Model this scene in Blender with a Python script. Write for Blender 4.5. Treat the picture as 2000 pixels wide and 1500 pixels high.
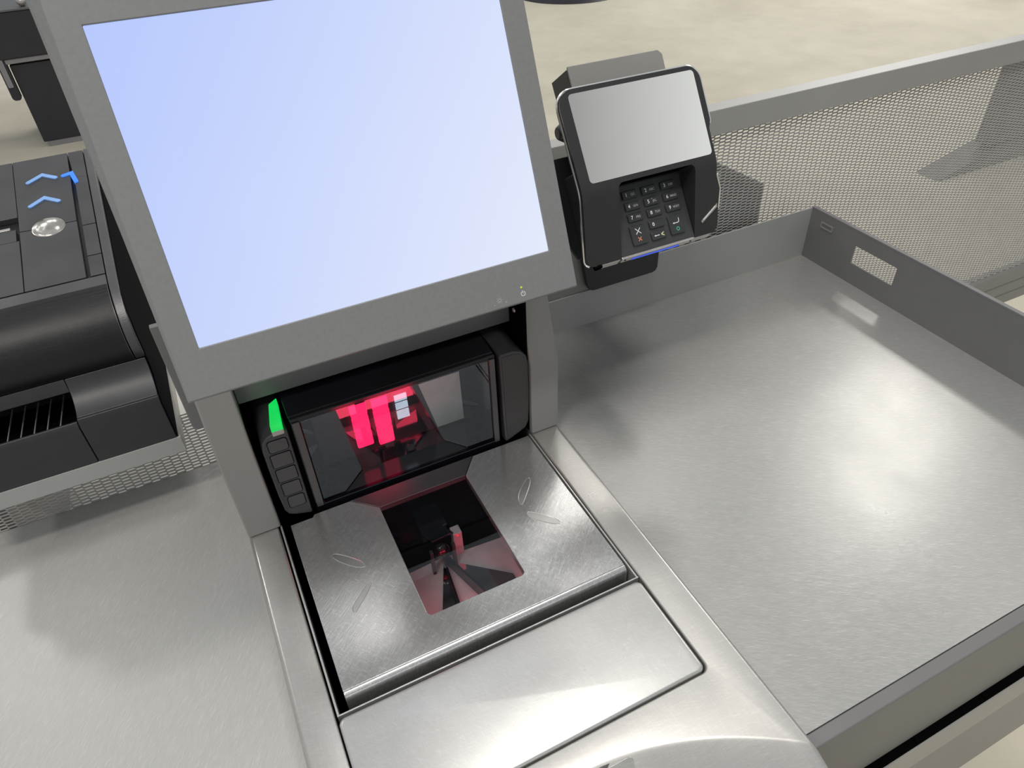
import bpy, bmesh, math, random
from mathutils import Vector, Matrix
import numpy as np

random.seed(7)
for _o in list(bpy.data.objects):
    bpy.data.objects.remove(_o)
SC = bpy.context.scene
COL = SC.collection
V = Vector

# ------------------------------------------------------------------ camera
cd = bpy.data.cameras.new('camera')
cd.sensor_width = 36.0
cd.lens = 25.1444
cd.clip_start = 0.02
cam = bpy.data.objects.new('camera', cd)
COL.objects.link(cam)
cam.matrix_world = Matrix(((0.89802027, 0.30538016, -0.31670578, 0.0),
                           (-0.43822454, 0.55711442, -0.70539547, 0.0),
                           (-0.03897243, 0.77224768, 0.63412512, 1.45311),
                           (0, 0, 0, 1)))
SC.camera = cam

# ------------------------------------------------------------------ light
SC.view_settings.view_transform = 'Standard'
SC.view_settings.look = 'None'
SC.view_settings.exposure = 0.0
SC.view_settings.gamma = 1.0
SC.view_settings.use_curve_mapping = False
wd = bpy.data.worlds.new('hall_light')
SC.world = wd
wd.use_nodes = True
wd.node_tree.nodes['Background'].inputs[0].default_value = (0.93, 0.97, 1.0, 1)
wd.node_tree.nodes['Background'].inputs[1].default_value = 0.45


def lamp(x, y, power, sx=0.6, sy=0.6, z=3.5, col=(1.0, 0.955, 0.885), aim=None):
    l = bpy.data.lights.new('hall_lamp_or_fill', 'AREA')
    l.shape = 'RECTANGLE'
    l.size, l.size_y = sx, sy
    l.energy = power
    l.color = col
    o = bpy.data.objects.new('hall_lamp_or_fill', l)
    COL.objects.link(o)
    o.location = (x, y, z)
    if aim is not None:
        o.rotation_euler = (V(aim) - V((x, y, z))).to_track_quat('-Z', 'Y').to_euler()
    return o


lamp(1.9, 2.9, 3, 3.2, 0.2)
lamp(3.45, 1.95, 22, 0.36, 0.36)
lamp(1.85, 2.32, 3, 0.3, 0.4)
lamp(4.6, 3.4, 9, 0.5, 0.5)
lamp(3.1, 0.75, 3, 0.4, 0.4)
lamp(-1.58, 3.05, 10, 0.40, 0.36)
lamp(0.45, 0.50, 24, 0.7, 0.7)  # added overhead fill for the back of the trays, no real fixture
lamp(1.38, 2.45, 1.6, 0.22, 0.5)
lamp(1.20, 1.55, 1.3, 0.10, 0.9)
lamp(1.42, 0.98, 0.8, 0.4, 0.4)
lamp(0.15, 1.75, 1.2, 0.16, 1.2)
lamp(-2.3, -0.15, 22, 0.3, 0.3)
lamp(-0.9, -0.55, 34, 0.8, 0.2)
lamp(0.0, -4.6, 14, 4.0, 0.8)  # added fill behind the camera, brightens the upright grey faces
lamp(7.6, 6.2, 150, 3.0, 3.0)
lamp(0.5, 6.5, 45, 1.2, 1.2)


# ------------------------------------------------------------------ materials
def nt(name):
    m = bpy.data.materials.new(name)
    m.use_nodes = True
    n = m.node_tree.nodes
    return m, n, m.node_tree.links, n['Principled BSDF']


def setp(p, **k):
    for a, v in k.items():
        p.inputs[a.replace('_', ' ')].default_value = v


def objc(n, l, scale=(1, 1, 1), rot=0.0):
    tc = n.new('ShaderNodeTexCoord')
    src = tc.outputs['Object']
    if rot:
        mr = n.new('ShaderNodeMapping')
        mr.inputs['Rotation'].default_value = (0, 0, rot)
        l.new(src, mr.inputs['Vector'])
        src = mr.outputs['Vector']
    mp = n.new('ShaderNodeMapping')
    mp.inputs['Scale'].default_value = scale
    l.new(src, mp.inputs['Vector'])
    return mp.outputs['Vector']


def ramp(n, l, src, stops):
    r = n.new('ShaderNodeValToRGB')
    e = r.color_ramp.elements
    e[0].position, e[0].color = stops[0][0], (*stops[0][1], 1)
    e[1].position, e[1].color = stops[-1][0], (*stops[-1][1], 1)
    for p, c in stops[1:-1]:
        x = e.new(p)
        x.color = (*c, 1)
    l.new(src, r.inputs[0])
    return r.outputs[0]


def noise(n, l, vec, scale, detail=3, rough=0.5):
    t = n.new('ShaderNodeTexNoise')
    t.inputs['Scale'].default_value = scale
    t.inputs['Detail'].default_value = detail
    t.inputs['Roughness'].default_value = rough
    l.new(vec, t.inputs['Vector'])
    return t.outputs['Fac']


def plain(name, col, rough=0.5, metal=0.0, var=0.06, nscale=60, bump=0.0, bscale=900, spec=0.5, coat=0.0):
    m, n, l, p = nt(name)
    v = objc(n, l)
    f = noise(n, l, v, nscale)
    c0 = tuple(c * (1 - var) for c in col)
    c1 = tuple(min(1, c * (1 + var)) for c in col)
    l.new(ramp(n, l, f, [(0.3, c0), (0.7, c1)]), p.inputs['Base Color'])
    setp(p, Roughness=rough, Metallic=metal)
    p.inputs['Specular IOR Level'].default_value = spec
    p.inputs['Coat Weight'].default_value = coat
    if bump > 0:
        b = n.new('ShaderNodeBump')
        b.inputs['Strength'].default_value = bump
        b.inputs['Distance'].default_value = 0.0005
        l.new(noise(n, l, v, bscale, 2), b.inputs['Height'])
        l.new(b.outputs[0], p.inputs['Normal'])
    return m


def steel(name, col=(0.70, 0.695, 0.68), rough=0.33, angles=(0.5, -0.6, 1.9), bump=0.18, metal=1.0, sc=0.06):
    """brushed and scratched stainless steel: stretched noises turned several ways"""
    m, n, l, p = nt(name)
    hs = None
    for k, a in enumerate(angles):
        v = objc(n, l, (14 + 8 * k, 520 - 90 * k, 30), a)
        f = noise(n, l, v, 3.0, 4, 0.65)
        f = ramp(n, l, f, [(0.50, (0, 0, 0)), (0.86, (1, 1, 1))])
        if hs is None:
            hs = f
        else:
            ad = n.new('ShaderNodeMath')
            ad.operation = 'ADD'
            l.new(hs, ad.inputs[0])
            l.new(f, ad.inputs[1])
            hs = ad.outputs[0]
    big = noise(n, l, objc(n, l, (1, 1, 1)), 7.0, 4, 0.6)
    mr = n.new('ShaderNodeMapRange')
    mr.inputs['From Min'].default_value = 0.3
    mr.inputs['From Max'].default_value = 0.7
    mr.inputs['To Min'].default_value = rough - 0.035
    mr.inputs['To Max'].default_value = rough + 0.035
    l.new(big, mr.inputs['Value'])
    l.new(mr.outputs[0], p.inputs['Roughness'])
    c = ramp(n, l, hs, [(0.0, tuple(x * (1 - sc) for x in col)), (0.45, col), (1.0, tuple(min(1, x * (1 + 1.6 * sc)) for x in col))])
    l.new(c, p.inputs['Base Color'])
    setp(p, Metallic=metal)
    b = n.new('ShaderNodeBump')
    b.inputs['Strength'].default_value = bump
    b.inputs['Distance'].default_value = 0.0002
    l.new(hs, b.inputs['Height'])
    l.new(b.outputs[0], p.inputs['Normal'])
    return m


def glow(name, col, strength):
    m, n, l, p = nt(name)
    f = noise(n, l, objc(n, l), 120, 2)
    c = ramp(n, l, f, [(0.2, tuple(x * 0.85 for x in col)), (0.8, col)])
    l.new(c, p.inputs['Emission Color'])
    p.inputs['Emission Strength'].default_value = strength
    setp(p, Base_Color=(0.02, 0.02, 0.02, 1), Roughness=0.3)
    return m


def screen(name, c0, c1, ax, ay, span, strength=1.0, spec=0.3, rough=0.25):
    """a lit display showing a plain diagonal gradient"""
    m, n, l, p = nt(name)
    tc = n.new('ShaderNodeTexCoord')
    sp = n.new('ShaderNodeVectorMath')
    sp.operation = 'DOT_PRODUCT'
    sp.inputs[1].default_value = (ax, 0.0, ay)
    l.new(tc.outputs['Object'], sp.inputs[0])
    mr = n.new('ShaderNodeMapRange')
    mr.inputs['From Min'].default_value = -span
    mr.inputs['From Max'].default_value = span
    l.new(sp.outputs['Value'], mr.inputs['Value'])
    l.new(ramp(n, l, mr.outputs[0], [(0.0, c0), (1.0, c1)]), p.inputs['Emission Color'])
    p.inputs['Emission Strength'].default_value = strength
    setp(p, Base_Color=(0.01, 0.01, 0.01, 1), Roughness=rough)
    p.inputs['Specular IOR Level'].default_value = spec
    return m


def glass(name, tint, ior=1.7):
    m = bpy.data.materials.new(name)
    m.use_nodes = True
    n, l = m.node_tree.nodes, m.node_tree.links
    for x in list(n):
        if x.type != 'OUTPUT_MATERIAL':
            n.remove(x)
    out = [x for x in n if x.type == 'OUTPUT_MATERIAL'][0]
    tr = n.new('ShaderNodeBsdfTransparent')
    tr.inputs[0].default_value = (*tint, 1)
    gl = n.new('ShaderNodeBsdfGlossy')
    gl.inputs['Color'].default_value = (0.9, 0.95, 1.0, 1)
    gl.inputs['Roughness'].default_value = 0.02
    fr = n.new('ShaderNodeFresnel')
    fr.inputs['IOR'].default_value = ior
    ge = n.new('ShaderNodeNewGeometry')
    iv = n.new('ShaderNodeMath')
    iv.operation = 'SUBTRACT'
    iv.inputs[0].default_value = 1.0
    l.new(ge.outputs['Backfacing'], iv.inputs[1])
    ml = n.new('ShaderNodeMath')
    ml.operation = 'MULTIPLY'
    l.new(fr.outputs[0], ml.inputs[0])
    l.new(iv.outputs[0], ml.inputs[1])
    mx = n.new('ShaderNodeMixShader')
    l.new(ml.outputs[0], mx.inputs[0])
    l.new(tr.outputs[0], mx.inputs[1])
    l.new(gl.outputs[0], mx.inputs[2])
    l.new(mx.outputs[0], out.inputs[0])
    return m


def floor_mat():
    m, n, l, p = nt('polished_concrete')
    v = objc(n, l)
    a = noise(n, l, v, 0.7, 6, 0.55)
    c = ramp(n, l, a, [(0.28, (0.52, 0.475, 0.38)), (0.5, (0.66, 0.61, 0.495)), (0.72, (0.74, 0.69, 0.57))])
    b = noise(n, l, v, 5.0, 5, 0.7)
    c2 = ramp(n, l, b, [(0.35, (0.93, 0.93, 0.93)), (0.7, (1.02, 1.02, 1.015))])
    mx = n.new('ShaderNodeMix')
    mx.data_type = 'RGBA'
    mx.blend_type = 'MULTIPLY'
    mx.inputs['Factor'].default_value = 1.0
    l.new(c, mx.inputs['A'])
    l.new(c2, mx.inputs['B'])
    l.new(mx.outputs['Result'], p.inputs['Base Color'])
    setp(p, Roughness=0.55)
    p.inputs['Specular IOR Level'].default_value = 0.3
    return m


def dotted(name, base, dot, pitch=0.0021):
    """dark plastic with a staggered grid of small punched holes"""
    m, n, l, p = nt(name)
    tc = n.new('ShaderNodeTexCoord')
    mp = n.new('ShaderNodeMapping')
    mp.inputs['Rotation'].default_value = (0, math.radians(45), 0)
    mp.inputs['Scale'].default_value = (1 / pitch, 1, 1 / pitch)
    l.new(tc.outputs['Object'], mp.inputs['Vector'])
    fr = n.new('ShaderNodeVectorMath')
    fr.operation = 'FRACTION'
    l.new(mp.outputs[0], fr.inputs[0])
    sb = n.new('ShaderNodeVectorMath')
    sb.operation = 'SUBTRACT'
    sb.inputs[1].default_value = (0.5, 0, 0.5)
    l.new(fr.outputs[0], sb.inputs[0])
    ml = n.new('ShaderNodeVectorMath')
    ml.operation = 'MULTIPLY'
    ml.inputs[1].default_value = (1, 0, 1)
    l.new(sb.outputs[0], ml.inputs[0])
    ln = n.new('ShaderNodeVectorMath')
    ln.operation = 'LENGTH'
    l.new(ml.outputs[0], ln.inputs[0])
    c = ramp(n, l, ln.outputs['Value'], [(0.20, dot), (0.28, base)])
    l.new(c, p.inputs['Base Color'])
    bp = n.new('ShaderNodeBump')
    bp.inputs['Strength'].default_value = 0.6
    bp.inputs['Distance'].default_value = 0.0006
    l.new(ramp(n, l, ln.outputs['Value'], [(0.18, (0, 0, 0)), (0.3, (1, 1, 1))]), bp.inputs['Height'])
    l.new(bp.outputs[0], p.inputs['Normal'])
    setp(p, Roughness=0.5)
    return m


M = dict(
    floor=floor_mat(),
    steel_tray=steel('steel_tray', (0.41, 0.41, 0.40), 0.30, (0.55, 0.75, 0.3), 0.12, 0.50, 0.12),
    steel_shelf=steel('steel_shelf', (0.46, 0.46, 0.45), 0.38, (-1.0, -1.25, -0.8), 0.12, 0.30, 0.09),
    steel_top=steel('steel_top', (0.55, 0.54, 0.52), 0.29, (0.0, 1.57, 0.3), 0.05, 0.8, 0.07),
    steel_cover=steel('steel_cover', (0.55, 0.55, 0.54), 0.27, (0.1, 1.5, 0.8), 0.03, 0.65, 0.08),
    steel_plate=steel('steel_plate', (0.60, 0.60, 0.60), 0.20, (-0.75, -0.62, 0.95), 0.05, 0.80, 0.14),
    notch=plain('notch_steel', (0.17, 0.175, 0.18), 0.35, 0.9, 0.03, 30),
    mark=plain('etched_mark', (0.66, 0.66, 0.65), 0.33, 1.0, 0.05, 80),
    mark_rim=plain('etched_rim', (0.9, 0.9, 0.88), 0.2, 1.0, 0.03, 80),
    grey=plain('grey_paint', (0.235, 0.23, 0.22), 0.38, 0.0, 0.03, 14, 0.12, 1500),
    grey_dark=plain('dark_grey_paint', (0.15, 0.15, 0.152), 0.40, 0.0, 0.04, 14, 0.12, 1500),
    grey_panel=plain('grey_wall_paint', (0.34, 0.34, 0.33), 0.33, 0.0, 0.03, 10, 0.08, 1500),
    pale_panel=plain('pale_grey_paint', (0.62, 0.60, 0.56), 0.45, 0.0, 0.04, 10),
    rail=plain('pale_rail', (0.36, 0.35, 0.325), 0.4, 0.0, 0.04, 14, 0.05, 1500),
    bezel=plain('bezel_paint', (0.192, 0.196, 0.200), 0.40, 0.0, 0.04, 300, 0.08, 2600),
    bezel_back=plain('bezel_back', (0.17, 0.17, 0.17), 0.5, 0.0, 0.05, 60, 0.2, 2000),
    mesh=plain('mesh_metal', (0.40, 0.39, 0.37), 0.45, 0.0, 0.06, 40),
    blk=plain('black_plastic', (0.020, 0.020, 0.023), 0.42, 0.0, 0.08, 60, 0.25, 1600),
    blk_top=plain('charcoal_plastic', (0.040, 0.041, 0.045), 0.40, 0.0, 0.18, 18, 0.22, 1800, 0.5),
    blk_roll=plain('glossy_charcoal', (0.036, 0.036, 0.039), 0.33, 0.0, 0.2, 22, 0.35, 1300, 1.0),
    blk_mask=plain('matt_black_mask', (0.006, 0.006, 0.009), 0.8, 0.0, 0.1, 40, spec=0.02),
    blk_gloss=plain('glossy_black', (0.006, 0.006, 0.009), 0.14, 0.0, 0.05, 40),
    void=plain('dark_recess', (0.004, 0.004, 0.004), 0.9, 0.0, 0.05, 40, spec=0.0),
    term=plain('terminal_shell', (0.021, 0.021, 0.023), 0.40, 0.0, 0.1, 90, 0.3, 2400),
    term_key=plain('key_rubber', (0.030, 0.032, 0.033), 0.45, 0.0, 0.08, 200),
    term_pad=plain('keypad_panel', (0.040, 0.041, 0.044), 0.45, 0.0, 0.08, 200, 0.2, 2400),
    chrome=plain('chrome', (0.93, 0.92, 0.90), 0.16, 1.0, 0.03, 40),
    satin=plain('satin_silver', (0.50, 0.48, 0.46), 0.32, 0.7, 0.05, 40),
    white=plain('white_print', (0.80, 0.80, 0.78), 0.6, 0.0, 0.03, 40),
    pale=plain('pale_print', (0.42, 0.43, 0.43), 0.6, 0.0, 0.03, 40),
    red_p=plain('orange_print', (0.75, 0.25, 0.13), 0.6, 0.0, 0.03, 40),
    yel_p=plain('yellow_print', (0.62, 0.65, 0.35), 0.6, 0.0, 0.03, 40),
    grn_p=plain('green_print', (0.08, 0.42, 0.30), 0.6, 0.0, 0.03, 40),
    button=plain('button_rubber', (0.060, 0.060, 0.061), 0.5, 0.0, 0.05, 60),
    wing=plain('wing_plastic', (0.045, 0.045, 0.048), 0.35, 0.0, 0.05, 60),
    strip=plain('trim_strip', (0.10, 0.097, 0.094), 0.35, 0.3, 0.04, 40),
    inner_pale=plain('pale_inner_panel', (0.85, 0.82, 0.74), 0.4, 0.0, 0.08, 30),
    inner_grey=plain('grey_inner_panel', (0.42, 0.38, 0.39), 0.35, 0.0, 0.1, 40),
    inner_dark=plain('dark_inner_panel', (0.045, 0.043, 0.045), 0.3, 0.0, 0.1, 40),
    mirror=plain('small_mirror', (0.55, 0.50, 0.52), 0.08, 1.0, 0.04, 40),
    speaker=dotted('speaker_dots', (0.055, 0.053, 0.053), (0.004, 0.004, 0.004)),
    tglass=glass('tower_glass', (0.92, 0.94, 0.95), 2.0),
    wglass=glass('platter_glass', (0.82, 0.84, 0.85), 1.6),
    red=glow('red_light', (1.0, 0.012, 0.085), 2.2),
    red_dim=glow('dim_red_light', (1.0, 0.05, 0.11), 12.0),
    white_led=glow('pale_blue_light', (0.75, 0.85, 1.0), 0.8),
    green=glow('green_light', (0.0, 0.72, 0.10), 1.0),
    blue=glow('blue_light', (0.03, 0.10, 0.85), 0.9),
    blue_lit=glow('bright_blue_light', (0.03, 0.22, 1.0), 1.3),
    blue_pale=plain('pale_blue_plastic', (0.20, 0.37, 0.72), 0.4, 0.0, 0.06, 90),
    led_green=glow('led_green', (0.50, 0.75, 0.02), 0.9),
    led_red=glow('led_red', (1.0, 0.02, 0.03), 2.0),
    disp=screen('monitor_display', (0.45, 0.56, 0.96), (0.76, 0.81, 0.95), 0.80, -0.60, 0.19, 1.0),
    tdisp=screen('terminal_display', (0.27, 0.27, 0.265), (0.60, 0.61, 0.585), 0.9, -0.25, 0.075, 1.1, 0.4, 0.2),
    cab=plain('cabinet_black', (0.020, 0.019, 0.026), 0.45, 0.0, 0.08, 8),
    cab_strip=plain('cabinet_edge', (0.22, 0.22, 0.23), 0.45, 0.0, 0.05, 8),
    charcoal=plain('charcoal_paint', (0.10, 0.10, 0.105), 0.5, 0.0, 0.05, 8),
    foil=plain('polished_recess', (0.55, 0.53, 0.50), 0.22, 0.9, 0.25, 60),
)


# ------------------------------------------------------------------ builders
class Fr:
    """a local frame: F(u, v, w) is a point"""
    def __init__(s, o, u, v, w):
        s.o, s.u, s.v, s.w = V(o), V(u), V(v), V(w)

    def __call__(s, u, v, w=0.0):
        return s.o + s.u * u + s.v * v + s.w * w


XYZ = Fr((0, 0, 0), (1, 0, 0), (0, 1, 0), (0, 0, 1))
XZY = Fr((0, 0, 0), (1, 0, 0), (0, 0, 1), (0, 1, 0))     # drawn on a wall, depth along y
YZX = Fr((0, 0, 0), (0, 1, 0), (0, 0, 1), (1, 0, 0))     # a side profile, width along x


def tilt(o, deg):
    t = math.radians(deg)
    v = V((0, math.sin(t), math.cos(t)))
    return Fr(o, (1, 0, 0), v, V((1, 0, 0)).cross(v))


def rr(x0, x1, y0, y1, r, n=6, corners=(1, 1, 1, 1)):
    """rounded rectangle, counter-clockwise from the lower left corner"""
    out = []
    for k, (cx, cy, a) in enumerate(((x0, y0, 180), (x1, y0, 270), (x1, y1, 0), (x0, y1, 90))):
        q = r * corners[k]
        if q <= 0:
            out.append((cx, cy))
            continue
        ox = cx + q if cx == x0 else cx - q
        oy = cy + q if cy == y0 else cy - q
        for i in range(n + 1):
            t = math.radians(a + 90 * i / n)
            out.append((ox + q * math.cos(t), oy + q * math.sin(t)))
    return out


class B:
    def __init__(s):
        s.bm = bmesh.new()

    def box(s, u0, u1, v0, v1, w0, w1, F=XYZ):
        q = [s.bm.verts.new(F(u, v, w)) for w in (w0, w1) for v in (v0, v1) for u in (u0, u1)]
        for f in ((0, 1, 3, 2), (4, 6, 7, 5), (0, 4, 5, 1), (2, 3, 7, 6), (0, 2, 6, 4), (1, 5, 7, 3)):
            s.bm.faces.new([q[i] for i in f])
        return s

    def loft(s, loops, cap=(True, True)):
        L = [[s.bm.verts.new(p) for p in lp] for lp in loops]
        n = len(L[0])
        for a, b in zip(L, L[1:]):
            for i in range(n):
                s.bm.faces.new((a[i], a[(i + 1) % n], b[(i + 1) % n], b[i]))
        if cap[0]:
            s.bm.faces.new(L[0][::-1])
        if cap[1]:
            s.bm.faces.new(L[-1])
        return s

    def prism(s, poly, w0, w1, F=XYZ):
        return s.loft([[F(u, v, w) for u, v in poly] for w in (w0, w1)])

    def plate(s, outer, holes, w0, w1, F=XYZ):
        """a flat plate with holes"""
        es = []
        for lp in [outer] + holes:
            vs = [s.bm.verts.new(F(u, v, w1)) for u, v in lp]
            for i in range(len(vs)):
                es.append(s.bm.edges.new((vs[i], vs[(i + 1) % len(vs)])))
        g = bmesh.ops.triangle_fill(s.bm, edges=es, use_beauty=True, use_dissolve=False)
        fs = [x for x in g['geom'] if isinstance(x, bmesh.types.BMFace)]
        e = bmesh.ops.extrude_face_region(s.bm, geom=fs)
        d = F(0, 0, w0) - F(0, 0, w1)
        for x in e['geom']:
            if isinstance(x, bmesh.types.BMVert):
                x.co += d
        return s

    def tube(s, path, r, seg=8, closed=False):
        path = [V(p) for p in path]
        n = len(path)
        rings = []
        for i, p in enumerate(path):
            if closed:
                t = path[(i + 1) % n] - path[i - 1]
            else:
                t = path[min(i + 1, n - 1)] - path[max(i - 1, 0)]
            t.normalize()
            a = t.orthogonal() if not rings else (prev - t * prev.dot(t))
            a.normalize()
            prev = a
            b = t.cross(a)
            rings.append([s.bm.verts.new(p + (a * math.cos(k * 2 * math.pi / seg) + b * math.sin(k * 2 * math.pi / seg)) * r) for k in range(seg)])
        m = n if closed else n - 1
        for i in range(m):
            A, C = rings[i], rings[(i + 1) % n]
            for k in range(seg):
                s.bm.faces.new((A[k], A[(k + 1) % seg], C[(k + 1) % seg], C[k]))
        if not closed:
            s.bm.faces.new(rings[0][::-1])
            s.bm.faces.new(rings[-1])
        return s

    def cyl(s, F, u, v, w0, w1, r, seg=24, r2=None):
        r2 = r if r2 is None else r2
        c = [(math.cos(k * 2 * math.pi / seg), math.sin(k * 2 * math.pi / seg)) for k in range(seg)]
        return s.loft([[F(u + r * x, v + r * y, w0) for x, y in c], [F(u + r2 * x, v + r2 * y, w1) for x, y in c]])

    def ball(s, c, r, seg=16):
        m = Matrix.Translation(V(c)) @ Matrix.Diagonal((r, r, r, 1)) if not isinstance(r, tuple) else Matrix.Translation(V(c)) @ Matrix.Diagonal((*r, 1))
        bmesh.ops.create_uvsphere(s.bm, u_segments=seg, v_segments=seg // 2, radius=1.0, matrix=m)
        return s

    def stroke(s, pts, wid, w0, w1, F):
        """a flat drawn line of constant width"""
        for (x0, y0), (x1, y1) in zip(pts, pts[1:]):
            dx, dy = x1 - x0, y1 - y0
            L = math.hypot(dx, dy) or 1
            px, py = -dy / L * wid / 2, dx / L * wid / 2
            s.prism([(x0 + px, y0 + py), (x0 - px, y0 - py), (x1 - px, y1 - py), (x1 + px, y1 + py)], w0, w1, F)
        return s

    def ring(s, cx, cy, r, wid, w0, w1, F, a0=0, a1=360, n=20):
        pts = [(cx + r * math.cos(math.radians(a0 + (a1 - a0) * i / n)), cy + r * math.sin(math.radians(a0 + (a1 - a0) * i / n))) for i in range(n + 1)]
        return s.stroke(pts, wid, w0, w1, F)

    def text(s, body, size, u, v, F, w=0.0, thick=0.00012):
        cu = bpy.data.curves.new('lettering', 'FONT')
        cu.body = body
        cu.size = size
        cu.extrude = thick / 2
        cu.resolution_u = 3
        cu.offset = size * 0.012
        cu.align_x, cu.align_y = 'CENTER', 'CENTER'
        o = bpy.data.objects.new('lettering', cu)
        COL.objects.link(o)
        me = bpy.data.meshes.new_from_object(o.evaluated_get(bpy.context.evaluated_depsgraph_get()))
        base = len(s.bm.verts)
        s.bm.from_mesh(me)
        s.bm.verts.ensure_lookup_table()
        for x in s.bm.verts[base:]:
            x.co = F(u + x.co.x, v + x.co.y, w + x.co.z)
        bpy.data.objects.remove(o)
        bpy.data.curves.remove(cu)
        bpy.data.meshes.remove(me)
        return s


LOC = {}


def tag(o, label=None, cat=None, group=None, kind=None):
    for k, v in (('label', label), ('category', cat), ('group', group), ('kind', kind)):
        if v:
            o[k] = v
    return o


def thing(name, label, cat, loc, group=None):
    o = bpy.data.objects.new(name, None)
    o.empty_display_size = 0.05
    COL.objects.link(o)
    o.location = loc
    LOC[o.name] = V(loc)
    return tag(o, label, cat, group)


def link_mesh(name, me, mat, parent):
    n = len(me.vertices)
    co = np.empty(n * 3, np.float32)
    me.vertices.foreach_get('co', co)
    co = co.reshape(-1, 3)
    c = (co.min(0) + co.max(0)) / 2
    co -= c
    me.vertices.foreach_set('co', co.ravel())
    me.update()
    me.materials.append(M[mat])
    o = bpy.data.objects.new(name, me)
    COL.objects.link(o)
    c = V([float(x) for x in c])
    LOC[o.name] = c
    if parent is not None:
        o.parent = parent
        o.location = c - LOC[parent.name]
    else:
        o.location = c
    return o


def obj(name, b, mat, parent=None, bev=0.0, seg=2, smooth=True, label=None, ang=35):
    bm = b.bm
    bmesh.ops.recalc_face_normals(bm, faces=bm.faces[:])
    me = bpy.data.meshes.new(name)
    bm.to_mesh(me)
    bm.free()
    if smooth:
        me.polygons.foreach_set('use_smooth', [True] * len(me.polygons))
        me.set_sharp_from_angle(angle=math.radians(ang))
    o = link_mesh(name, me, mat, parent)
    if bev > 0:
        m = o.modifiers.new('edge', 'BEVEL')
        m.width = bev
        m.segments = seg
        m.limit_method = 'ANGLE'
        m.angle_limit = math.radians(ang)
        m.harden_normals = True
    if label:
        o['label'] = label
    return o


def struct(name, b, mat):
    return tag(obj(name, b, mat), kind='structure')


ZP = 0.85           # top of the scanner counter
ZR = 0.835          # bagging plate
ZL = 0.795          # left shelf
YF = 0.58           # front of the scanner tower

# ------------------------------------------------------------------ setting
struct('floor', B().box(-14, 18, -8, 20, -0.05, 0.0), 'floor')

# ------------------------------------------------------------------ scanner counter
counter = thing('checkout_counter', 'brushed steel scanner counter with two grey pillars, standing under the monitor between the two trays', 'counter', (0.128, 0.42, 0.0))
X0, X1 = -0.0612, 0.3165


def y_arc(x):
    return 0.2085 - 1.91 * (x - 0.1277) ** 2


def edge_cols():
    """(x, drop) columns across the counter: rounded rims at both sides"""
    r = 0.005
    left, right = [(X0, 0.09)], []
    for k in range(7):
        a = math.radians(90 * k / 6)
        left.append((X0 + r * (1 - math.cos(a)), r * (1 - math.sin(a))))
    for k in range(7):
        a = math.radians(90 * (6 - k) / 6)
        right.append((X1 - r * (1 - math.cos(a)), r * (1 - math.sin(a))))
    right.append((X1, 0.09))
    return left, right


def top_surface():
    b = B()
    bm = b.bm
    left, right = edge_cols()
    # front: sloping nose beyond an arched crease
    mid = [(X0 + 0.005 + (X1 - X0 - 0.01) * k / 40, 0.0) for k in range(1, 40)]
    cols = left + mid + right
    drops = [(0.0, 0.0), (0.0015, 0.0001), (0.003, 0.0004), (0.005, 0.0010), (0.008, 0.0021), (0.012, 0.0037), (0.02, 0.0071), (0.04, 0.0158), (0.07, 0.0285), (0.11, 0.045), (0.125, 0.056), (0.130, 0.08)]
    rows = [[bm.verts.new((x, y_arc(x) - d, ZP - dz - dr)) for x, dr in cols] for d, dz in drops]
    for a, c in zip(rows, rows[1:]):
        for i in range(len(cols) - 1):
            bm.faces.new((a[i], a[i + 1], c[i + 1], c[i]))
    # flat part with the scanner opening
    ix = [i for i, (x, dr) in enumerate(cols) if dr < 1e-6]
    front = [(cols[i][0], y_arc(cols[i][0])) for i in ix]
    outer = front + [(X1 - 0.005, 0.745), (X0 + 0.005, 0.745)]
    hole = rr(-0.0312, 0.2822, 0.2275, 0.735, 0.0085, 6, (1, 1, 0, 0))
    es = []
    for lp in (outer, hole):
        vs = [bm.verts.new((x, y, ZP)) for x, y in lp]
        es += [bm.edges.new((vs[i], vs[(i + 1) % len(vs)])) for i in range(len(vs))]
    bmesh.ops.triangle_fill(bm, edges=es, use_beauty=True, use_dissolve=False)
    # rims beside the flat part
    for cs in (left, right):
        A = [bm.verts.new((x, y_arc(x), ZP - dr)) for x, dr in cs]
        C = [bm.verts.new((x, 0.745, ZP - dr)) for x, dr in cs]
        for i in range(len(cs) - 1):
            bm.faces.new((A[i], A[i + 1], C[i + 1], C[i]))
    # rounded inner lip of the opening
    n = len(hole)
    cx, cy = 0.1255, 0.48
    prev = None
    for k in range(6):
        a = math.radians(90 * k / 5)
        ins, dz = 0.0018 * math.sin(a), 0.0018 * (1 - math.cos(a))
        lp = [bm.verts.new((x + (ins if x < cx else -ins), y + (ins if y < 0.3 else 0), ZP - dz)) for x, y in hole]
        if prev:
            for i in range(n):
                bm.faces.new((prev[i], prev[(i + 1) % n], lp[(i + 1) % n], lp[i]))
        prev = lp
    lp = [bm.verts.new((v.co.x, v.co.y, ZP - 0.03)) for v in prev]
    for i in range(n):
        bm.faces.new((prev[i], prev[(i + 1) % n], lp[(i + 1) % n], lp[i]))
    bmesh.ops.remove_doubles(bm, verts=bm.verts[:], dist=1e-6)
    return b


obj('counter_top', top_surface(), 'steel_top', counter, ang=50)
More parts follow.
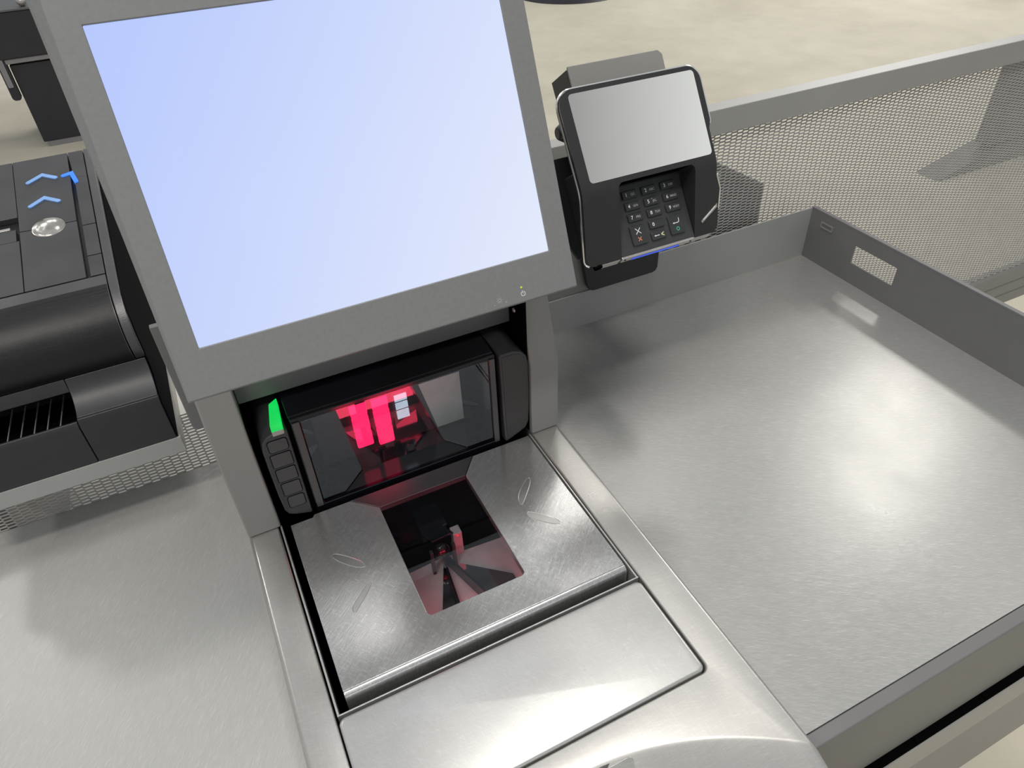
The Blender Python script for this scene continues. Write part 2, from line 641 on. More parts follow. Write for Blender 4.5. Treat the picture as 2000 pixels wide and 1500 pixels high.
# body below and the dark well
b = B()
b.box(X0 + 0.004, X1 - 0.004, 0.145, 0.745, 0.0, 0.70)
obj('base_body', b, 'grey', counter, 0.003)
b = B()
b.box(-0.0315, 0.2825, 0.2270, 0.7449, 0.702, 0.712)
b.box(-0.0335, -0.0315, 0.2270, 0.7449, 0.712, 0.847)
b.box(0.2825, 0.2845, 0.2270, 0.7449, 0.712, 0.847)
b.box(-0.0335, 0.2845, 0.2250, 0.2270, 0.712, 0.84)
b.box(-0.0335, 0.2845, 0.7405, 0.7449, 0.712, 0.84)
obj('well', b, 'void', counter)

# cover panel in front of the scanner
b = B()
cov = rr(-0.0280, 0.2780, 0.2310, 0.3362, 0.006, 6)
lo = []
for k in range(6):
    a = math.radians(90 * k / 5)
    ins, dz = 0.0028 * (1 - math.sin(a)), 0.0028 * (1 - math.cos(a))
    lo.append((0.0028 - 0.0028 * math.sin(a), 0.0028 * (1 - math.cos(a))))
cx, cy = 0.125, 0.2836


def inset(poly, d):
    return [(x + (d if x < cx else -d), y + (d if y < cy else -d)) for x, y in poly]


loops = [[V((x, y, ZP - 0.02)) for x, y in cov]]
for k in range(6):
    a = math.radians(90 * k / 5)
    loops.append([V((x, y, ZP + 0.001 - 0.0028 * (1 - math.sin(a)))) for x, y in inset(cov, 0.0028 * (1 - math.cos(a)))])
b.loft(loops)
cover = obj('cover_panel', b, 'steel_cover', counter, ang=50)
# thin folded rail between cover and scanner, and the rails beside the scanner
b = B()
b.box(-0.0275, 0.2790, 0.3385, 0.3400, 0.82, ZP + 0.0005)
b.box(-0.0275, -0.0255, 0.3400, 0.575, 0.82, ZP - 0.0005)
b.box(0.2772, 0.2790, 0.3400, 0.575, 0.82, ZP - 0.0005)
obj('scanner_rail', b, 'steel_cover', counter, 0.0004)

# the small hatch at the front
slope = math.atan2(0.0158 - 0.0071, 0.02)
HF = Fr((0.128, 0.2085 - 0.02, ZP - 0.0071), (1, 0, 0), (0, math.cos(slope), math.sin(slope)), (0, -math.sin(slope), math.cos(slope)))
b = B()
b.prism(rr(-0.0540, 0.0540, -0.09, 0.0155, 0.006), -0.0045, 0.0004, HF)
obj('hatch_groove', b, 'strip', counter, 0.001)
b = B()
b.prism(rr(-0.0520, 0.0520, -0.088, 0.0125, 0.0055), -0.001, 0.0018, HF)
obj('hatch_lid', b, 'steel_top', counter, 0.0008, 3)

# pillars: vertical at the foot, leaning back above
prof = [(0.5715, ZP + 0.0002), (0.5715, 0.9545), (0.5985, 1.032), (0.612, 1.072), (0.74, 1.072), (0.74, ZP + 0.0002)]
for xa, xb in ((X0 + 0.0004, -0.0262), (0.2806, X1 + 0.0002)):
    obj('side_post', B().prism(prof, xa, xb, YZX), 'grey', counter, 0.0022, 3)
# header over the scanner
obj('header_bar', B().box(-0.0258, 0.2802, 0.620, 0.636, 0.9885, 1.068), 'grey_dark', counter, 0.0012)
# black lining of the bay
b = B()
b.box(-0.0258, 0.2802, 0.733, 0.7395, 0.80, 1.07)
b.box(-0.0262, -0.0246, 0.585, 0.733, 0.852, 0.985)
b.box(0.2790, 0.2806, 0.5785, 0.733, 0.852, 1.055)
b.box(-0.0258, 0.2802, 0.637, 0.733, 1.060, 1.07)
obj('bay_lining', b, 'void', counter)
b = B()
SX = Fr((0.2790, 0.606, 1.012), (0, 1, 0), (0, 0, 1), (-1, 0, 0))
b.cyl(SX, 0, 0, 0, 0.0012, 0.0030, 20, 0.0024)
b.cyl(SX, 0, 0, 0.0012, 0.0016, 0.0012, 12)
obj('screw', b, 'satin', counter)
# small rounded bracket behind the left corner of the monitor
b = B()
b.prism(rr(-0.0755, -0.0610, 0.962, 1.09, 0.006, 6, (1, 0, 0, 0)), 0.636, 0.643, XZY)
obj('side_bracket', b, 'grey_dark', counter, 0.0008)

# ------------------------------------------------------------------ barcode scanner
scan = thing('barcode_scanner', 'built-in barcode scanner with steel platter, dark glass windows and glowing red lights', 'scanner', (0.13, 0.46, 0.80))
# platter
win = rr(0.0777, 0.1815, 0.3945, 0.5475, 0.0055)
notch = [(0.0507, 0.5735), (0.0785, 0.5465), (0.1810, 0.5465), (0.2016, 0.5735)]
outer = [(-0.0170, 0.3520), (0.2750, 0.3520), (0.2750, 0.5725), (0.2450, 0.5725), (0.2016, 0.5725), (0.1812, 0.5476), (0.0783, 0.5476), (0.0507, 0.5725), (0.0100, 0.5725), (0.0075, 0.5690), (-0.0170, 0.5690)]
b = B()
wf = [p for p in win]
# the window touches the notch: cut it out as a bay reaching the notch
bay = rr(0.0777, 0.1815, 0.3945, 0.5475, 0.0055, 6, (1, 1, 0, 0))
# order: lower-left arc, lower-right arc, top right, top left
ll = bay[0:7]
lr = bay[7:14]
outer2 = [(-0.0170, 0.3585), (0.2750, 0.3585), (0.2750, 0.5725), (0.2016, 0.5725), (0.1815, 0.5475)] + lr[::-1] + ll[::-1] + [(0.0777, 0.5475), (0.0507, 0.5725), (0.0100, 0.5725), (0.0075, 0.5690), (-0.0170, 0.5690)]
b.plate(outer2, [], ZP - 0.0100, ZP)
skirt = [(0.3585 - 0.0065 * math.sin(math.pi / 2 * k / 8), ZP - 0.0065 + 0.0065 * math.cos(math.pi / 2 * k / 8)) for k in range(9)]
b.prism(skirt + [(0.352, ZP - 0.026), (0.3535, ZP - 0.026), (0.3535, ZP - 0.0095), (0.3585, ZP - 0.0095)], -0.0170, 0.2750, YZX)
obj('platter', b, 'steel_plate', scan, 0.0012, 3)
b = B()
b.prism([(0.0511, 0.5735), (0.0782, 0.5485), (0.1811, 0.5485), (0.2012, 0.5735)], ZP - 0.008, ZP - 0.0007)
obj('platter_notch', b, 'notch', scan, 0.0004, label='smooth dark steel facet in front of the upright window')
b = B()
b.prism(rr(0.0779, 0.1813, 0.3947, 0.5483, 0.0053), ZP - 0.0032, ZP - 0.0008)
obj('platter_window', b, 'wglass', scan, smooth=False)
# etched leaf marks
for pts in ([(0.2446, 0.5122), (0.2441, 0.5039), (0.2223, 0.4793), (0.2179, 0.4769), (0.218, 0.4848), (0.2245, 0.496)],
            [(0.2181, 0.4664), (0.2263, 0.4614), (0.243, 0.4434), (0.2449, 0.4318), (0.2305, 0.4424), (0.2179, 0.4567)],
            [(0.0134, 0.5104), (0.0209, 0.5059), (0.0385, 0.4875), (0.0417, 0.4776), (0.0307, 0.482), (0.0136, 0.5019)],
            [(0.0422, 0.4627), (0.0395, 0.4537), (0.0181, 0.4324), (0.0143, 0.4296), (0.0139, 0.437), (0.0203, 0.4435)]):
    # smooth the outline once by corner cutting
    q = pts
    for _ in range(2):
        r_ = []
        for i in range(len(q)):
            (xa, ya), (xb, yb) = q[i], q[(i + 1) % len(q)]
            r_ += [(xa * .75 + xb * .25, ya * .75 + yb * .25), (xa * .25 + xb * .75, ya * .25 + yb * .75)]
        q = r_
    mk = obj('etched_mark', B().prism(q, ZP - 0.0003, ZP + 0.00018), 'mark', scan)
    obj('mark_rim', B().tube([V((x, y, ZP + 0.0001)) for x, y in q], 0.00035, 6, True), 'mark_rim', mk)

# inside below the platter
b = B()
b.box(0.040, 0.215, 0.372, 0.374, 0.775, 0.838)
b.box(0.040, 0.042, 0.374, 0.568, 0.775, 0.838)
b.box(0.213, 0.215, 0.374, 0.568, 0.775, 0.838)
b.box(0.040, 0.215, 0.568, 0.570, 0.775, 0.838)
b.box(0.040, 0.215, 0.372, 0.570, 0.773, 0.775)
obj('well_box', b, 'void', scan)
# pale floor mirrors split by a dark V
zf = 0.779
obj('inner_floor', B().prism([(0.126, 0.505), (0.200, 0.50), (0.205, 0.385), (0.050, 0.385), (0.055, 0.50)], 0.7755, zf), 'inner_grey', scan)
b = B()
for (xa, ya), (xb, yb) in (((0.127, 0.5035), (0.152, 0.420)), ((0.127, 0.5035), (0.1155, 0.400))):
    b.stroke([(xa, ya), (xb, yb)], 0.0022, zf - 0.001, 0.797, XYZ)
obj('inner_fin', b, 'blk_gloss', scan)
b = B()
b.prism([(0.1265, 0.497), (0.1145, 0.400), (0.086, 0.400)], zf, zf + 0.003)
b.prism([(0.1300, 0.497), (0.190, 0.446), (0.190, 0.400), (0.1545, 0.418)], zf, zf + 0.003)
obj('inner_mirror', b, 'mirror', scan)
b = B()
b.prism([(0.110, 0.516), (0.136, 0.5168), (0.144, 0.5016), (0.1175, 0.4998)], 0.817, 0.8195)
b.box(0.112, 0.143, 0.518, 0.556, 0.80, 0.817)
obj('sensor_head', b, 'blk_gloss', scan, 0.0004)
b = B()
b.ball((0.1255, 0.494, 0.806), (0.0095, 0.0075, 0.0105), 20)
obj('sensor_lens', b, 'blk_gloss', scan)
for xx in (0.1125, 0.1385):
    obj('sensor_leg', B().box(xx - 0.0018, xx + 0.0018, 0.487, 0.492, 0.779, 0.8165), 'blk', scan, 0.0004)
obj('sensor_bracket', B().box(0.1430, 0.1535, 0.500, 0.512, 0.779, 0.8165), 'inner_grey', scan, 0.0006)
obj('red_dot', B().ball((0.1475, 0.4985, 0.8150), 0.0012, 10), 'led_red', scan)
b = B()
b.box(0.060, 0.110, 0.3760, 0.3775, 0.790, 0.826)
b.box(0.125, 0.195, 0.3760, 0.3775, 0.790, 0.826)
obj('lower_red_light', b, 'red_dim', scan)

# upright tower: hollow housing, glass front
xl, xr = 0.0150, 0.2415
b = B()
b.plate([(xl, 0.8335), (xr, 0.8335), (xr, 0.9805), (xl, 0.9805)], [[(0.0245, 0.8525), (0.2330, 0.8525), (0.2330, 0.9752), (0.0245, 0.9752)]], YF + 0.0002, YF + 0.006, XZY)
b.prism([(YF + 0.006, 0.9685), (YF + 0.006, 0.9805), (0.70, 0.9925), (0.70, 0.98)], xl - 0.0005, xr + 0.0005, YZX)
b.box(xl, xl + 0.004, YF + 0.006, 0.70, 0.8335, 0.972)
b.box(xr - 0.004, xr, YF + 0.006, 0.70, 0.8335, 0.972)
b.box(xl, xr, 0.696, 0.70, 0.8335, 0.98)
b.box(xl, xr, YF + 0.006, 0.70, 0.8335, 0.8365)
obj('tower_housing', b, 'blk_gloss', scan, 0.0012, 3)
for xa, xb in ((0.0162, 0.0236), (0.2338, 0.2402)):
    obj('window_trim', B().box(xa, xb, YF - 0.0016, YF + 0.0004, 0.8522, 0.9765), 'strip', scan, 0.0005)
obj('tower_window', B().box(0.0250, 0.2325, YF + 0.001, YF + 0.0035, 0.8530, 0.9750), 'tglass', scan, smooth=False)
# lights and panels inside the tower
for xa, xb, za, zb in ((0.0825, 0.1020, 0.858, 0.930), (0.1085, 0.1275, 0.852, 0.934)):
    h = (zb - za) / 3
    b = B()
    for k in range(3):
        b.prism(rr(xa, xb, za + k * h + 0.0006, za + (k + 1) * h - 0.0006, 0.002), 0.640, 0.643, XZY)
    obj('red_light_bar', b, 'red', scan)
b = B()
for za, zb in ((0.905, 0.914), (0.893, 0.902), (0.878, 0.890)):
    b.box(0.137, 0.152, 0.645, 0.647, za, zb)
obj('pale_reflector', b, 'white_led', scan)
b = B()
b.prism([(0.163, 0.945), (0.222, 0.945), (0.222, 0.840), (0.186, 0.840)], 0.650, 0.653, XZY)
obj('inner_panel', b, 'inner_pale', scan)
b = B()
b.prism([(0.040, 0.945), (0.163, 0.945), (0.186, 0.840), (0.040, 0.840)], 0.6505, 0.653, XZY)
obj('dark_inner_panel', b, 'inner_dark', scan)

obj('side_filler', B().box(0.0108, 0.0148, YF + 0.004, 0.69, 0.838, 0.971), 'void', scan)  # black blocks added to keep the slits beside the tower dark
obj('side_filler', B().box(0.2418, 0.2440, YF + 0.004, 0.69, 0.838, 0.971), 'void', scan)
# left wing: buttons and green light
wingL = [(0.0106, 0.9745), (0.0098, 0.8512), (0.006, 0.8515), (-0.008, 0.8565), (-0.0145, 0.8602), (-0.0172, 0.867), (-0.0184, 0.890), (-0.0188, 0.930), (-0.0186, 0.955), (-0.0165, 0.9655), (-0.012, 0.9715), (-0.004, 0.9745)]
b = B()
b.prism(wingL, YF - 0.0045, 0.66, XZY)
obj('button_panel', b, 'wing', scan, 0.0016, 3)
for k, (za, zb, xa, xb) in enumerate(((0.9515, 0.9665, -0.0120, 0.0070), (0.9305, 0.9480, -0.0132, 0.0070), (0.9095, 0.9270, -0.0130, 0.0068), (0.8885, 0.9060, -0.0122, 0.0066), (0.8690, 0.8850, -0.0108, 0.0062))):
    b = B()
    b.prism(rr(xa, xb, za, zb, 0.003 if k in (0, 4) else 0.0016), YF - 0.0052, YF - 0.0040, XZY)
    bt = obj('button', b, 'button', scan, 0.0003)
    b = B()
    lp = rr(xa - 0.0003, xb + 0.0003, za - 0.0003, zb + 0.0003, 0.003 if k in (0, 4) else 0.0018)
    b.tube([XZY(x, z, YF - 0.0046) for x, z in lp], 0.00045, 6, True)
    obj('button_groove', b, 'void', bt)
b = B()
b.loft([[V((x, y, z)) for x, y, z in q] for q in (
    [(-0.0042, YF - 0.0048, 0.9720), (0.0075, YF - 0.0048, 0.9720), (0.0075, YF - 0.0048, 0.9785), (-0.0042, YF - 0.0048, 0.9785)],
    [(-0.0040, YF + 0.002, 0.9720), (0.0077, YF + 0.002, 0.9720), (0.0077, YF + 0.002, 0.9812), (-0.0040, YF + 0.002, 0.9812)],
    [(0.0014, 0.6130, 0.9720), (0.0106, 0.6190, 0.9720), (0.0106, 0.6190, 0.9840), (0.0014, 0.6130, 0.9835)])])
obj('status_light', b, 'green', scan, 0.0008, label='green glowing status light')
obj('light_cap', B().box(-0.0042, 0.0074, YF - 0.0052, YF - 0.0030, 0.9718, 0.9775), 'satin', scan, 0.0005)
# right wing: speaker
wingR = [(0.2443, 0.9800), (0.2620, 0.9800), (0.2715, 0.9768), (0.2778, 0.9690), (0.2806, 0.9560), (0.2808, 0.930), (0.2800, 0.895), (0.2782, 0.870), (0.2745, 0.8620), (0.2665, 0.8575), (0.2490, 0.8495), (0.2462, 0.8495)]
b = B()
b.prism(wingR, YF - 0.0045, 0.66, XZY)
obj('speaker_panel', b, 'wing', scan, 0.0022, 3)
ins = [(0.2470, 0.9770), (0.2620, 0.9770), (0.2698, 0.9742), (0.2750, 0.9680), (0.2778, 0.955), (0.2780, 0.930), (0.2772, 0.895), (0.2755, 0.8730), (0.2725, 0.8655), (0.2650, 0.8612), (0.2510, 0.8560), (0.2492, 0.8570)]
obj('speaker_grille', B().prism(ins, YF - 0.0050, YF - 0.003, XZY), 'speaker', scan)

# ------------------------------------------------------------------ monitor
MF = tilt((-0.0335, 0.5062, 1.1364), 23.3)
mon = thing('touch_monitor', 'grey framed touch monitor with a blank pale blue screen, tilted back over the scanner', 'monitor', MF(0.15, -0.0395, -0.02))
u0, u1, v0, v1 = 0.0, 0.304, 0.0, 0.2285
b = B()
scr = [(u0, v0), (u1, v0), (u1, v1), (u0, v1)]
f0 = [(-0.0195, -0.0382), (0.3250, -0.0382), (0.3250, 0.262), (-0.0188, 0.262)]
f1 = [(-0.0212, -0.0402), (0.3272, -0.0402), (0.3272, 0.264), (-0.0262, 0.264)]
f2 = [(-0.0212, -0.0402), (0.3272, -0.0402), (0.3272, 0.264), (-0.0290, 0.264)]
loops = [[MF(u, v, -0.0020) for u, v in scr], [MF(u, v, 0.0) for u, v in scr],
         [MF(u, v, 0.0) for u, v in f0], [MF(u, v, -0.0060) for u, v in f1], [MF(u, v, -0.019) for u, v in f2]]
b.loft(loops, (False, True))
obj('bezel', b, 'bezel', mon, 0.0008, 3, ang=25)
obj('display', B().box(0, 0.304, 0, 0.2285, -0.006, -0.0016, MF), 'disp', mon, smooth=False)
b = B()
b.loft([[MF(u, v, -0.019) for u, v in [(-0.012, -0.034), (0.318, -0.034), (0.318, 0.255), (-0.018, 0.255)]],
        [MF(u, v, -0.045) for u, v in [(0.005, -0.01), (0.300, -0.01), (0.300, 0.235), (0.005, 0.235)]]])
obj('rear_housing', b, 'bezel_back', mon, 0.004, 3)
obj('mount_arm', B().box(0.11, 0.20, 0.03, 0.13, -0.125, -0.044, MF), 'bezel_back', mon, 0.002)
b = B()
b.ball(MF(0.2702, -0.0249, 0.0), 0.00105, 12)
obj('power_light', b, 'led_green', mon)
b = B()
b.ring(0.2708, -0.0308, 0.0020, 0.0005, 0.0, 0.00015, MF, 118, 422)
b.stroke([(0.2706, -0.0278), (0.2708, -0.0306)], 0.0005, 0.0, 0.00015, MF)
obj('power_symbol', b, 'white', mon)
b = B()
b.ring(0.2474, -0.0308, 0.0014, 0.0004, 0.0, 0.00015, MF)
for k in range(8):
    a = k * math.pi / 4
    b.stroke([(0.2474 + 0.0021 * math.cos(a), -0.0308 + 0.0021 * math.sin(a)), (0.2474 + 0.0029 * math.cos(a), -0.0308 + 0.0029 * math.sin(a))], 0.0004, 0.0, 0.00015, MF)
b.stroke([(0.2412, -0.0341), (0.2428, -0.0341)], 0.0004, 0.0, 0.00015, MF)
b.stroke([(0.2526, -0.0340), (0.2542, -0.0340)], 0.0004, 0.0, 0.00015, MF)
b.stroke([(0.2534, -0.0348), (0.2534, -0.0332)], 0.0004, 0.0, 0.00015, MF)
obj('brightness_symbol', b, 'pale', mon)

# ------------------------------------------------------------------ payment terminal
TO = V((0.41806, 0.5608, 1.1611))
TF = tilt(TO, 33.5)
term = thing('payment_terminal', 'black card payment terminal with grey screen and number keys, right of the monitor', 'card terminal', (0.418, 0.58, 1.08))

# side curve of the front: straight under the screen, bending down at the keys
SN = {}


def s_curve(s):
    """position (y, z) and lean of the terminal's front at arc length s"""
    if s >= 0:
        a = math.radians(33.5)
        return TO.y + s * math.sin(a), TO.z + s * math.cos(a), a
    y, z, p = TO.y, TO.z, 0.0
    st = 0.0005
    while p > s + 1e-9:
        ds = min(st, p - s)
        q = p - ds / 2
        a = math.radians(33.5 - (33.5 - 10.0) * min(1.0, max(0.0, -q / 0.016)))
        y -= ds * math.sin(a)
        z -= ds * math.cos(a)
        p -= ds
    return y, z, math.radians(33.5 - 23.5 * min(1.0, -s / 0.016))


def TS(u, s, w=0.0):
    y, z, a = s_curve(s)
    return V((TO.x + u, y - w * math.cos(a), z + w * math.sin(a)))


S_TOP, S_BOT, S_PK = 0.0905, -0.0835, -0.0050


def uL(s):
    u = -0.0842
    if s > S_TOP - 0.018:
        d = (s - (S_TOP - 0.018)) / 0.018
        u += 0.018 * (1 - math.sqrt(max(0, 1 - d * d)))
    if s < S_BOT + 0.010:
        d = ((S_BOT + 0.010) - s) / 0.010
        u += 0.010 * (1 - math.sqrt(max(0, 1 - d * d)))
    return u


def uR(s):
    if s > 0.034:
        u = 0.0796
    elif s > 0.026:
        u = 0.0762 + 0.0034 * (s - 0.026) / 0.008
    elif s > -0.022:
        u = 0.0762
    elif s > -0.037:
        u = 0.0762 + 0.0046 * (-0.022 - s) / 0.015
    elif s > -0.058:
        u = 0.0808 - 0.0016 * (-0.037 - s) / 0.021
    else:
        u = 0.0792
    if s > S_TOP - 0.015:
        d = (s - (S_TOP - 0.015)) / 0.015
        u -= 0.015 * (1 - math.sqrt(max(0, 1 - d * d)))
    if s < S_BOT + 0.008:
        d = ((S_BOT + 0.008) - s) / 0.008
        u -= 0.008 * (1 - math.sqrt(max(0, 1 - d * d)))
    return u


PKL, PKR = -0.0429, 0.0490


def pk(s):
    """half rounding of the pocket's top corners"""
    r = 0.006
    if s > S_PK - r:
        d = (s - (S_PK - r)) / r
        return r * (1 - math.sqrt(max(0, 1 - d * d)))
    return 0.0


def rows(a, c, n):
    return [a + (c - a) * k / n for k in range(n + 1)]


ss = sorted(set([round(x, 6) for x in
                 [S_BOT + 0.010 * (1 - math.cos(k * math.pi / 12)) for k in range(7)] + rows(S_BOT + 0.010, S_PK - 0.006, 22) +
                 [S_PK - 0.006 + 0.006 * math.sin(k * math.pi / 12) for k in range(7)] + rows(S_PK, 0.072, 26) +
                 [S_TOP - 0.018 + 0.018 * math.sin(k * math.pi / 16) for k in range(9)]]))
b = B()
bm = b.bm
BACK = V((0, 0.91, -0.41))
for k in range(len(ss) - 1):
    s0, s1 = ss[k], ss[k + 1]
    if s1 <= S_PK + 1e-7:
        spans = [(uL, lambda s: PKL + pk(s)), (lambda s: PKR - pk(s), uR)]
        nn = (5, 4)
    else:
        spans = [(uL, lambda s: PKL + 0.006), (lambda s: PKL + 0.006, lambda s: PKR - 0.006), (lambda s: PKR - 0.006, uR)]
        nn = (5, 8, 4)
    for (fa, fb), n in zip(spans, nn):
        for i in range(n):
            q = []
            for s, t in ((s0, i / n), (s0, (i + 1) / n), (s1, (i + 1) / n), (s1, i / n)):
                q.append(bm.verts.new(TS(fa(s) + (fb(s) - fa(s)) * t, s)))
            bm.faces.new(q)
bmesh.ops.remove_doubles(bm, verts=bm.verts[:], dist=2e-5)
bmesh.ops.dissolve_degenerate(bm, edges=bm.edges[:], dist=1e-5)
ex = bmesh.ops.extrude_face_region(bm, geom=bm.faces[:])
for x in ex['geom']:
    if isinstance(x, bmesh.types.BMVert):
        x.co += BACK * 0.024
        x.co.x = TO.x + (x.co.x - TO.x) * (1.0 if PKL - 0.001 < x.co.x - TO.x < PKR + 0.001 else 0.86)
obj('terminal_shell', b, 'term', term, 0.0016, 3, ang=50)
b = B()
b.box(-0.0700, 0.0640, -0.070, 0.0185, -0.0602, -0.0315, TF)
obj('rear_cover', b, 'term', term, 0.003)
b = B()
b.box(PKL - 0.004, PKR + 0.004, -0.0050, 0.0040, -0.0310, -0.0090, TF)
obj('pocket_roof', b, 'void', term)
# screen glass
b = B()
b.prism(rr(-0.0725, 0.0725, 0.0003, 0.0858, 0.004, 6), -0.002, 0.0004, TF)
obj('terminal_screen', b, 'tdisp', term, smooth=False)
# chrome edge around the shell
edge = [(uL(s), s) for s in ss] + [(uR(s), s) for s in reversed(ss) if s > 0.028]
edge = [e for e in edge if e[1] > S_BOT + 0.0004]
b = B()
b.tube([TS(u, s, 0.0) + (BACK * 0.0045 + V((-0.0004, 0, 0)) if u < 0.05 else BACK * 0.0025 + V((0.0011, 0, 0))) for u, s in edge], 0.0016, 8)
obj('chrome_trim', b, 'chrome', term)
b = B()
pts = [(uR(s) + 0.0012, s) for s in rows(-0.022, -0.058, 10)]
b.tube([TS(u, s) + BACK * 0.0020 for u, s in pts], 0.0015, 8)
obj('chrome_trim', b, 'chrome', term)
b = B()
LF = tilt(TS(0, -0.05), 10)
b.prism([(0.0572, -0.0172), (0.0600, -0.0150), (0.0775, -0.0020), (0.0775, -0.0060), (0.0585, -0.0195)], -0.0005, 0.0006, LF)
ind = obj('indicator_light', b, 'satin', term)
b = B()
b.stroke([(0.0598, -0.0160), (0.0752, -0.0045)], 0.0011, 0.0, 0.0009, LF)
obj('light_strip', b, 'white', ind)
# bottom edge strips and card slot
yb_, zb_, _a = s_curve(S_BOT)
BF = Fr((TO.x, yb_, zb_), (1, 0, 0), (0, 0.62, -0.78), (0, -0.78, -0.62))
b = B()
b.box(-0.0665, -0.0440, 0.0, 0.0105, -0.004, 0.0006, BF)
obj('bottom_strip', b, 'satin', term, 0.0008)
obj('bottom_strip', B().box(0.0465, 0.0715, 0.0, 0.0095, -0.004, 0.0006, BF), 'satin', term, 0.0008)
b = B()
b.cyl(BF, -0.0700, 0.004, -0.006, 0.0016, 0.0048, 18)
obj('cable_port', b, 'void', term)

# keypad
KO = V((0.3752, 0.5438, 1.0829))
KF = tilt(KO, 35)
b = B()
b.prism(rr(0.0003, 0.0916, -0.001, 0.0690, 0.004, 5, (0, 0, 1, 1)), -0.006, 0.0, KF)
pad = obj('keypad', b, 'term_pad', term, 0.0005)
KX, KV = (0.0265, 0.0502, 0.0737), (0.0582, 0.0463, 0.0346)
keys = []
for r_ in range(3):
    for c_ in range(3):
        keys.append((KX[c_], KV[r_], 0.0174, 0.0086, '123456789'[r_ * 3 + c_], ('QZ', 'ABC', 'DEF', 'GHI', 'JKL', 'MNO', 'PRS', 'TUV', 'WXY')[r_ * 3 + c_]))
keys.append((0.0490, 0.0224, 0.0174, 0.0086, '0', ''))
keys.append((0.0482, 0.0104, 0.0176, 0.0086, 'back', ''))
keys.append((0.0250, 0.0161, 0.0176, 0.0204, 'cancel', ''))
keys.append((0.0722, 0.0164, 0.0172, 0.0206, 'enter', ''))
for kx, kv, kw, kh, t1, t2 in keys:
    b = B()
    lo = rr(kx - kw / 2, kx + kw / 2, kv - kh / 2, kv + kh / 2, 0.001, 4)
    hi = rr(kx - kw / 2 + 0.0005, kx + kw / 2 - 0.0005, kv - kh / 2 + 0.0004, kv + kh / 2 - 0.0006, 0.001, 4)
    b.loft([[KF(u, v, -0.001) for u, v in lo], [KF(u, v, 0.0017) for u, v in lo], [KF(u, v, 0.0023) for u, v in hi]])
    key = obj('key', b, 'term_key', term)
    w = 0.00232
    if t1.isdigit():
        b = B()
        b.text(t1, 0.0053, kx - 0.0042, kv, KF, w)
        obj('key_digit', b, 'white', key, smooth=False)
        if t2:
            b = B()
            b.text(t2, 0.0034, kx + 0.0034, kv - 0.0002, KF, w)
            obj('key_letters', b, 'pale', key, smooth=False)
        if t1 == '5':
            b = B()
            b.stroke([(kx - 0.0004, kv + 0.0022), (kx + 0.0008, kv + 0.0022)], 0.0006, w - 0.0002, w + 0.0003, KF)
            obj('raised_dot', b, 'pale', key)
    elif t1 == 'cancel':
        b = B()
        b.stroke([(kx - 0.0030, kv + 0.0070), (kx + 0.0030, kv + 0.0010)], 0.0007, w - 0.0002, w + 0.0001, KF)
        b.stroke([(kx + 0.0030, kv + 0.0070), (kx - 0.0030, kv + 0.0010)], 0.0007, w - 0.0002, w + 0.0001, KF)
        obj('white_cross', b, 'white', key)
        b = B()
        b.stroke([(kx - 0.0019, kv - 0.0024), (kx + 0.0019, kv - 0.0062)], 0.0008, w - 0.0002, w + 0.0001, KF)
        b.stroke([(kx + 0.0019, kv - 0.0024), (kx - 0.0019, kv - 0.0062)], 0.0008, w - 0.0002, w + 0.0001, KF)
        obj('orange_cross', b, 'red_p', key)
    elif t1 == 'back':
        b = B()
        b.stroke([(kx - 0.0050, kv), (kx + 0.0005, kv)], 0.0007, w - 0.0002, w + 0.0001, KF)
        b.prism([(kx - 0.0060, kv), (kx - 0.0040, kv - 0.0010), (kx - 0.0040, kv + 0.0010)], w - 0.0002, w + 0.0001, KF)
        obj('white_arrow', b, 'white', key)
        b = B()
        b.stroke([(kx + 0.0062, kv + 0.0020), (kx + 0.0028, kv + 0.0003), (kx + 0.0062, kv - 0.0016)], 0.0010, w - 0.0002, w + 0.0001, KF)
        obj('yellow_chevron', b, 'yel_p', key)
    else:
        b = B()
        b.stroke([(kx + 0.0036, kv + 0.0062), (kx + 0.0036, kv + 0.0030), (kx + 0.0028, kv + 0.0018), (kx + 0.0016, kv + 0.0014), (kx - 0.0034, kv + 0.0014)], 0.0007, w - 0.0002, w + 0.0001, KF)
        b.prism([(kx - 0.0046, kv + 0.0014), (kx - 0.0026, kv + 0.0004), (kx - 0.0026, kv + 0.0024)], w - 0.0002, w + 0.0001, KF)
        obj('white_arrow', b, 'white', key)
        b = B()
        b.ring(kx + 0.0004, kv - 0.0050, 0.0017, 0.0008, w - 0.0002, w + 0.0001, KF)
        obj('green_ring', b, 'grn_p', key)
# card slot below the keypad
b = B()
b.box(-0.0425, 0.0480, -0.0005, 0.0075, -0.010, 0.0014, BF)
slot = obj('card_slot', b, 'satin', term, 0.0008)
obj('slot_light', B().prism(rr(-0.0300, 0.0300, 0.0030, 0.0055, 0.0011), 0.0010, 0.0020, BF), 'blue', slot, label='blue glowing card slot light')
b = B()
b.box(-0.0290, 0.0280, 0.0060, 0.0105, -0.008, -0.0005, BF)
obj('slot_lip', b, 'strip', slot, 0.0006)
for uu in (-0.0385, 0.0440):
    obj('slot_hole', B().cyl(BF, uu, 0.0022, 0.0010, 0.0018, 0.0011, 12), 'void', slot)

